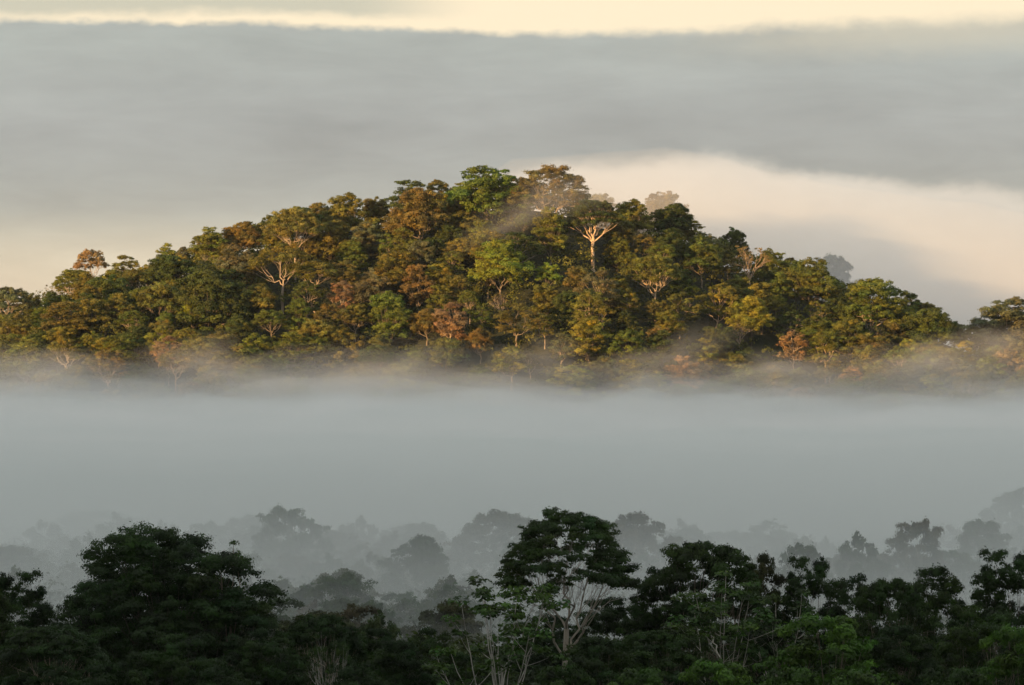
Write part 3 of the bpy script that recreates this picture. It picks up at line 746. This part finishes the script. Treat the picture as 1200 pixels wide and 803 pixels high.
cec3 = make_candelabra(209, 30, 10, 20.5, 7, .66, .08, .38, nleaf=20, split=3)
wisp = make_candelabra(210, 30, 4.2, 22, 4, .5, .2, .32, nleaf=12)
bushy = make_tree(212, 20, 10, 11, 'deep', 70, 0.28, 1.5, .11, trunk=.25, flat=.6, jit=.5, tvar=.3, br=.24)
bare_n = make_bare(213, 24, 8, 14, 6, .2, .55, .3)
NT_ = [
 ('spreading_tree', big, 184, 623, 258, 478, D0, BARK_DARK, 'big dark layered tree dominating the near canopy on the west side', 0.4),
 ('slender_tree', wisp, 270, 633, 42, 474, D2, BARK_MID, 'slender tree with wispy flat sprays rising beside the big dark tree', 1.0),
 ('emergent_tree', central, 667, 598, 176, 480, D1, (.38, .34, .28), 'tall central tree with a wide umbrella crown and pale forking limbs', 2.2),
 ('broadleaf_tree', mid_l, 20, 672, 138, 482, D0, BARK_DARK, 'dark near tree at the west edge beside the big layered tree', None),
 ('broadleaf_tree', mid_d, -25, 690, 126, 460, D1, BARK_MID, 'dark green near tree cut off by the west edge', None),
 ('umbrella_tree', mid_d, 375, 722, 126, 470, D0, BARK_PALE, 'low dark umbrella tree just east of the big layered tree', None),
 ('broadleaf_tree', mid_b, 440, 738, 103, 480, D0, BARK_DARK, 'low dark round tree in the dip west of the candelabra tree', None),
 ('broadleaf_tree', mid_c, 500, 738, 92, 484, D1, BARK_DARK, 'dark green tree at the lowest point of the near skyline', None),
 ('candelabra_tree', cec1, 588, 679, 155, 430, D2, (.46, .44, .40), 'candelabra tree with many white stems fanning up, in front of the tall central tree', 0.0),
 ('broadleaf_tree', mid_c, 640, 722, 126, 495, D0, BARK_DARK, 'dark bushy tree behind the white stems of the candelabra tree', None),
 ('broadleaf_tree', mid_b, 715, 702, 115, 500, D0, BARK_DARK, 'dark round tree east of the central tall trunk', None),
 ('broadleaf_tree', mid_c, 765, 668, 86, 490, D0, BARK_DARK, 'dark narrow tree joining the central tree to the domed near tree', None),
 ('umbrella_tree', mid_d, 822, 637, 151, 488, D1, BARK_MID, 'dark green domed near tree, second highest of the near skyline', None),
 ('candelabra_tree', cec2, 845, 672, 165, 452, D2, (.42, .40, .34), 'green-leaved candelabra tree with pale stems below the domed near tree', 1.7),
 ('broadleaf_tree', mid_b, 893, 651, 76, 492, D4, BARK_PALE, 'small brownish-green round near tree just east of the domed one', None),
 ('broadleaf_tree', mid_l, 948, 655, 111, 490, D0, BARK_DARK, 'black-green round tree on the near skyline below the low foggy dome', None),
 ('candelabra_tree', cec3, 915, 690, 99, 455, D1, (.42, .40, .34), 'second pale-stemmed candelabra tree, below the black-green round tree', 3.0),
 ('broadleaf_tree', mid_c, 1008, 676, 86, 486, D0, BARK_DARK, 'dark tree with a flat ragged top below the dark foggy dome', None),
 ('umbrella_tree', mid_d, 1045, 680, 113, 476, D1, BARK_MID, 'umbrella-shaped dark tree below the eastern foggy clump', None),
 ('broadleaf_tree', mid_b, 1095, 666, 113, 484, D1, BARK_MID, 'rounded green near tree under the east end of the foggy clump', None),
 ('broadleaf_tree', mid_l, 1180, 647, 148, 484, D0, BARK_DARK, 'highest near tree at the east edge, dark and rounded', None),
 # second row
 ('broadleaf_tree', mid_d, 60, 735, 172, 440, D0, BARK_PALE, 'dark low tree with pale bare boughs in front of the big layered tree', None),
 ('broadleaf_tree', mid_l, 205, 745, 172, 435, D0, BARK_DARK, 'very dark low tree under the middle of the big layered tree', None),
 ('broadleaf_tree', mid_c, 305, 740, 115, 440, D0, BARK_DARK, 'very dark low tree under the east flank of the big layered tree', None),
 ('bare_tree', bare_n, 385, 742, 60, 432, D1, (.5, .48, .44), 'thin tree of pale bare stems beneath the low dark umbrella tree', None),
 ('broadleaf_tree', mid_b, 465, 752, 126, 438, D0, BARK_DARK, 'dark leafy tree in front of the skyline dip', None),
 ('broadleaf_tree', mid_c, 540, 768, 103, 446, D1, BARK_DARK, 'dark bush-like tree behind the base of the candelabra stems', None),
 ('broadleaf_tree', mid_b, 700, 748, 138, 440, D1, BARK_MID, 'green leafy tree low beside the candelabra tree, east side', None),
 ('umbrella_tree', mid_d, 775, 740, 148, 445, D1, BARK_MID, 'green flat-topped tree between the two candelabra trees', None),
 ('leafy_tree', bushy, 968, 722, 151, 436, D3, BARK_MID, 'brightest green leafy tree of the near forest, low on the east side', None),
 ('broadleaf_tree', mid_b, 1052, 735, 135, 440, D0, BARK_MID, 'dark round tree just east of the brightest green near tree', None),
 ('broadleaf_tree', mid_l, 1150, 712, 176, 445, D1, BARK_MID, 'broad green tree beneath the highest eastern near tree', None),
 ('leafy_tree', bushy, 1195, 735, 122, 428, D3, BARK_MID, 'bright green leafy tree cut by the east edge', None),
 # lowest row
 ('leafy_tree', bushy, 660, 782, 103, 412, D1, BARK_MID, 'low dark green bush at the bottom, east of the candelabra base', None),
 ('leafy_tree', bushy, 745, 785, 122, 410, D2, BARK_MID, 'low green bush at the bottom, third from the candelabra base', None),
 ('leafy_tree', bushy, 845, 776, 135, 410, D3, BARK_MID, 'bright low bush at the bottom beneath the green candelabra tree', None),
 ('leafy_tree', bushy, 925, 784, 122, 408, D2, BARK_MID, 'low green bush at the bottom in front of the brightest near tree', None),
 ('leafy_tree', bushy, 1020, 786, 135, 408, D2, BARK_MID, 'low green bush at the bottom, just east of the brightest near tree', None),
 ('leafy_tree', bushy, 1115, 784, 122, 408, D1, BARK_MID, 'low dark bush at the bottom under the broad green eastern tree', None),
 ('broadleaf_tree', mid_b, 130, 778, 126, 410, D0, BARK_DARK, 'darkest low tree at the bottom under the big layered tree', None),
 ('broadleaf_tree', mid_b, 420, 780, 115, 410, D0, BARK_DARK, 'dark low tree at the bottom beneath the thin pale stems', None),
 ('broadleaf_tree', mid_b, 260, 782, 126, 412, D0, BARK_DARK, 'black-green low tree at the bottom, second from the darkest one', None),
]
for nm, pr, px, py, wp, y, cc, bk, lb, rz in NT_:
    near(nm, pr, px, py, wp, y, cc, bk, lb, rz)
rs = np.random.RandomState(19); P = []
for _ in range(1700):
    y = rs.uniform(395, 560); x = rs.uniform(-.112, .112) * y; P.append((x, y, gz(x, y) + rs.uniform(3, 18)))
undergrowth('near_undergrowth', P, 2.6, .5, 150, (0.022, 0.036, 0.012), 'dark leafy understorey between the near trees', 8)

# ------------------------------------------------------------------ leave out trees that others hide completely
def cull():
    """drop scattered trees that the crowns in front of them cover completely"""
    gx_, gy_ = np.meshgrid(np.arange(-20, 1222, 2.0), np.arange(180, 803, 2.0)); filled = np.zeros(gx_.shape, bool)
    allt = sorted(NEAR + MID + HILL, key=lambda h: h['y'])
    for h in allt:
        e = ((gx_ - h['px']) / (h['w'] * .5)) ** 2 + ((gy_ - h['py'] - h['w'] * .36) / (h['w'] * .40)) ** 2
        body = e < 1.0; vis = (body & ~filled).sum() / max(1, body.sum())
        if vis < (.20 if h in HILL else .10) and not h.get('lab') and not h.get('named') and h not in NEAR:
            for ch in list(h['o'].children): bpy.data.objects.remove(ch)
            bpy.data.objects.remove(h['o']); (HILL if h in HILL else MID).remove(h); continue
        if vis < .10: print('LITTLE SEEN', h['o'].get('label'), round(vis, 2))
        filled |= e < .72
cull(); print('trees kept: hill', len(HILL), 'mid', len(MID))

def direction(dx, dy):
    a = math.degrees(math.atan2(-dy, dx)) % 360
    return ['right of', 'above right of', 'above', 'above left of', 'left of', 'below left of', 'below', 'below right of'][int((a + 22.5) // 45) % 8]
groups = {}
for h in HILL:
    h['o']['group'] = 'trees covering the hill'
    if h['lab']: continue
    cy = h['py'] + h['w'] * .35
    ax, ay, nm = min(ANCH, key=lambda q: (q[0] - h['px']) ** 2 + (q[1] - cy) ** 2)
    sz = 'small' if h['size'] < 8.6 else ('big' if h['size'] > 11.8 else '')
    key = (sz, h['col'], FORMW[h['form']], direction(h['px'] - ax, cy - ay), nm)
    groups.setdefault(key, []).append((math.hypot(h['px'] - ax, cy - ay), h))
RANK = {1: [''], 2: ['nearer ', 'farther '], 3: ['nearest ', 'middle ', 'farthest ']}
for key, lst in groups.items():
    lst.sort(key=lambda q: q[0]); n = len(lst)
    for i, (_, h) in enumerate(lst):
        rk = RANK.get(n, ['nearest ', 'second-nearest ', 'third-nearest ', 'fourth-nearest ', 'fifth-nearest ', 'sixth-nearest ', 'seventh-nearest ', 'farthest '])[min(i, 7)]
        tag(h['o'], ' '.join(('%s%s %s %s tree %s %s' % (rk, key[0], key[1], key[2], key[3], key[4])).split()), 'tree')

MA = [(338, 'the large rounded foggy tree'), (150, 'the big dark near tree'), (18, 'the misty pale-branched tree'), (485, 'the low rounded foggy tree'), (585, 'the brownish foggy tree'), (665, 'the tall central tree'),
      (755, 'the brownish foggy dome'), (835, 'the domed near tree'), (935, 'the low foggy dome'), (1008, 'the dark foggy dome'), (1072, 'the eastern foggy clump'), (1150, 'the easternmost foggy round tree')]
gm = {}
for h in MID:
    if h.get('named'): continue
    ax, nm = min(MA, key=lambda q: abs(q[0] - h['px']))
    side = 'in line with' if abs(h['px'] - ax) < 14 else ('just right of' if h['px'] > ax else 'just left of')
    gm.setdefault((nm, side, h['f']), []).append(h)
ORD = ['lowest there', 'second-lowest there', 'third-lowest there', 'fourth-lowest there', 'fifth-lowest there', 'sixth-lowest there', 'topmost there']
for (nm, side, f), lst in gm.items():
    lst.sort(key=lambda h: -h['py'])
    for i, h in enumerate(lst):
        tag(h['o'], 'foggy %s tree %s %s, %s' % (FORMW[f], side, nm, ORD[min(i, 6)]))

# ------------------------------------------------------------------ fog: closed bodies of even mist
def mist_mat(name, dens, col=(.93, .93, .93), aniso=0.0):
    m, t = simple_mat(name)
    o = t.n('ShaderNodeOutputMaterial'); v = t.n('ShaderNodeVolumePrincipled')
    v.inputs['Density'].default_value = dens; v.inputs['Color'].default_value = (*col, 1); v.inputs['Anisotropy'].default_value = aniso
    t.t.links.new(v.outputs[0], o.inputs['Volume'])
    try: m.cycles.homogeneous_volume = True
    except Exception: pass
    return m
def slab(name, xs, ys, topf, botf, mat, label, cat='fog'):
    X_, Y2 = np.meshgrid(xs, ys); T = topf(X_, Y2); B_ = botf(X_, Y2) if callable(botf) else np.full_like(T, botf)
    T = np.maximum(T, B_ + .05)
    n_, m_ = X_.shape
    top_ = np.stack([X_, Y2, T + Z0], -1).reshape(-1, 3); bot = np.stack([X_, Y2, B_ + Z0], -1).reshape(-1, 3)
    i = np.arange(n_ * m_).reshape(n_, m_); o = n_ * m_
    ft = np.stack([i[:-1, :-1], i[:-1, 1:], i[1:, 1:], i[1:, :-1]], -1).reshape(-1, 4)
    fb = ft[:, ::-1] + o
    def side(a): return np.stack([a[:-1], a[:-1] + o, a[1:] + o, a[1:]], -1)
    f = np.concatenate([ft, fb, side(i[0])[:, ::-1][:, :], side(i[-1]), side(i[:, 0]), side(i[:, -1])[:, ::-1]])
    me = mesh_from(name, np.concatenate([top_, bot]), f, mat, smooth=False)
    import bmesh
    bm_ = bmesh.new(); bm_.from_mesh(me); bmesh.ops.recalc_face_normals(bm_, faces=bm_.faces); bm_.to_mesh(me); bm_.free()
    ob = link(name, me); tag(ob, label, cat, kind='stuff'); return ob

def bank_top(x, y):
    f = np.interp(y, [512, 580, 680, 800, 965, 1300, 1500, 1650, 2600], [-63.5, -40, -30, -22.5, -17.5, -16.5, -17.5, -17.5, -14])
    n_ = fnoise(x / 60, y / 90, 5) * (np.clip((y - 560) / 500, 0, 1) * 5.0 + np.clip((y - 1350) / 250, 0, 1) * 5.5)
    right = fnoise(x / 48.0 + 3, y / 420.0, 3) * 12.0 * np.clip((y - 1100) / 300, 0, 1)
    return np.maximum(f + n_ + right, -63.5)
xs = axis([(-1500, -300, 60), (-300, 300, 9), (300, 1500, 60)]); ys = axis([(470, 1300, 18), (1300, 1800, 9), (1800, 2600, 80)])
FOG_LOW_SHADE = (.78, .84, .83); FOG_HIGH = (.985, .995, .985)  # low fog colour darkened to stand in for the dimmer light inside it
slab('fog_bank', xs, ys, lambda x, y: bank_top(x, y) - 3.5, -64.0, mist_mat('fog', 0.0066, FOG_LOW_SHADE), 'thick grey fog filling the valley between the near forest and the hill')
LAYERS = [(-1.5, .0020, 'low'), (1.0, .0014, 'middle'), (4.0, .0008, 'upper'), (8.0, .0004, 'topmost')]
for k_, (dz_, de_, wd_) in enumerate(LAYERS):
    def lay(x, y, dz_=dz_, k_=k_):
        near_ = np.clip((y - 620) / 600, 0, 1)
        return np.maximum(bank_top(x, y) + dz_ * near_ - (1 - np.clip((y - 700) / 450, 0, 1)) * (8 + 3 * k_) + fnoise(x / 40 + 11 * k_, y / 380, 3) * 8.0 * near_ + fnoise(x / (40 + 9 * k_) + 31 * k_, y / 80 + 7 * k_, 4) * 5.0 * near_, -62.0)
    slab('fog_layer', xs, ys, lay, -63.2 + k_ * .2, mist_mat('fog_layer', de_, FOG_HIGH), '%s soft layer of mist over the thick valley fog' % wd_)
def veil_top(x, y):
    f = np.interp(y, [1330, 1480, 1650, 1800], [-40, -18, -5.0, -1.0])
    return f + fnoise(x / 42 + 9, y / 60, 5) * 9 + 5 * np.exp(-((x + 108) / 20) ** 2) + 4 * np.exp(-((x - 150) / 40) ** 2)
xs = axis([(-320, 340, 6)]); ys = axis([(1330, 1790, 9)])
slab('mist_veil', xs, ys, veil_top, -40.0, mist_mat('thin_mist', 0.0012, (.97, .97, .97)), 'thin ragged mist drifting up the lowest hill trees above the fog bank')
# mist behind the crest, peaked so that it fades out upward
def back_top(x, y):
    zmax = np.interp(x, [-60, 0, 60, 120, 200, 330, 600], [40, 76, 78, 62, 52, 42, 24]) + fnoise(x / 60, 2.2) * 8
    t = np.abs(y - 1890) / 112
    return -40 + (zmax + 40) * np.clip(1 - t, 0, 1)
xs = axis([(-60, 640, 12)]); ys = axis([(1775, 2010, 7)])
slab('rear_mist', xs, ys, back_top, -40.2, mist_mat('rear_mist', 0.011, (.97, .97, .97)), 'pale mist rising behind the eastern half of the hill')
def wispy(name, c, ax, tilt, dens, label, seed):
    """a thin lens of mist, its edges tapering to nothing"""
    n_, m_ = 40, 13
    vs = []; rs = np.random.RandomState(seed); ph = rs.rand(4) * 6
    for s_ in (1, -1):
        for j in range(m_):
            q = (j / (m_ - 1))
            for i in range(n_):
                a = 2 * pi * i / n_
                w_ = 1 + .22 * sin(2 * a + ph[0]) + .16 * sin(3 * a + ph[1]) + .1 * sin(5 * a + ph[2])
                u_ = q * w_ * ax[0] * cos(a); v_ = q * w_ * ax[2] * sin(a)
                d_ = s_ * ax[1] * (1 - q) ** 1.6 + (s_ * .01)
                vs.append((u_ * cos(tilt) - v_ * sin(tilt), d_, u_ * sin(tilt) + v_ * cos(tilt)))
    vs = np.array(vs) + np.array([c[0], c[1], c[2] + Z0])
    fs = []
    o = n_ * m_
    for b_ in (0, 1):
        for j in range(m_ - 1):
            for i in range(n_):
                k_ = (i + 1) % n_; f = [j * n_ + i, j * n_ + k_, (j + 1) * n_ + k_, (j + 1) * n_ + i]
                f = [q + b_ * o for q in f]; fs.append(f if b_ == 0 else f[::-1])
    for i in range(n_):
        k_ = (i + 1) % n_; e_ = (m_ - 1) * n_; fs.append([e_ + i, e_ + k_, e_ + k_ + o, e_ + i + o])
    me = mesh_from(name, vs, np.array(fs), None)
    import bmesh
    bm_ = bmesh.new(); bm_.from_mesh(me); bmesh.ops.remove_doubles(bm_, verts=bm_.verts, dist=0.0005); bmesh.ops.recalc_face_normals(bm_, faces=bm_.faces); bm_.to_mesh(me); bm_.free()
    me.materials.append(mist_mat('wisp', dens)); ob = link(name, me); tag(ob, label, 'mist', kind='stuff'); return ob
def at(px, py, y): return ((px - 600) * y / FPX, y, (401.5 - py) * y / FPX)
WISPS = [
 ((640, 236, 1722), (27, 20, 12), .42, .0062, 'thin wisp of mist lying across the summit trees'),
 ((590, 268, 1712), (22, 14, 7), .50, .0060, 'fainter wisp of mist trailing down from the summit to the west'),
 ((240, 424, 1600), (26, 18, 10), .05, .0090, 'puff of mist rising from the fog under the very large dark dome'),
 ((1090, 424, 1590), (28, 18, 8), .02, .0090, 'puff of mist over the fog under the dark shaded round tree'),
 ((790, 418, 1592), (24, 16, 11), .25, .0075, 'puff of mist climbing under the long leaning cream limb'),
 ((905, 432, 1588), (20, 16, 6), -.1, .0080, 'low puff of mist beside the leaning cream trunk'),
 ((470, 432, 1592), (22, 16, 8), .1, .0075, 'low puff of mist west of the pale forked trunk'),
 ((60, 436, 1590), (24, 16, 8), -.05, .0080, 'low puff of mist at the western foot below the bent pale branch'),
 ((640, 420, 1594), (18, 14, 10), -.3, .0070, 'slanting puff of mist east of the pale forked trunk'),
 ((1170, 402, 1600), (22, 16, 7), .08, .0080, 'puff of mist at the feet of the lone easternmost tree'),
]
for k_, (pp, ax_, ti, de_, lb_) in enumerate(WISPS):
    o_w = wispy('mist_wisp', at(*pp), ax_, ti, de_, lb_, k_ + 1); o_w['group'] = 'wisps of mist over the hill'

# ------------------------------------------------------------------ the air itself
import bmesh
hz = bpy.data.meshes.new('haze'); bm_ = bmesh.new(); bmesh.ops.create_cube(bm_, size=1.0)
lo = (-14500, -6500, -70 + Z0); hi = (14500, 26500, 285 + Z0)
for v_ in bm_.verts:
    for k_ in range(3): v_.co[k_] = lo[k_] if v_.co[k_] < 0 else hi[k_]
bm_.to_mesh(hz); bm_.free()
HAZE = 0.000013
if HAZE:
    hz.materials.append(mist_mat('haze', HAZE)); ho = link('haze', hz); tag(ho, 'faint morning haze over the whole valley', 'haze', kind='stuff')
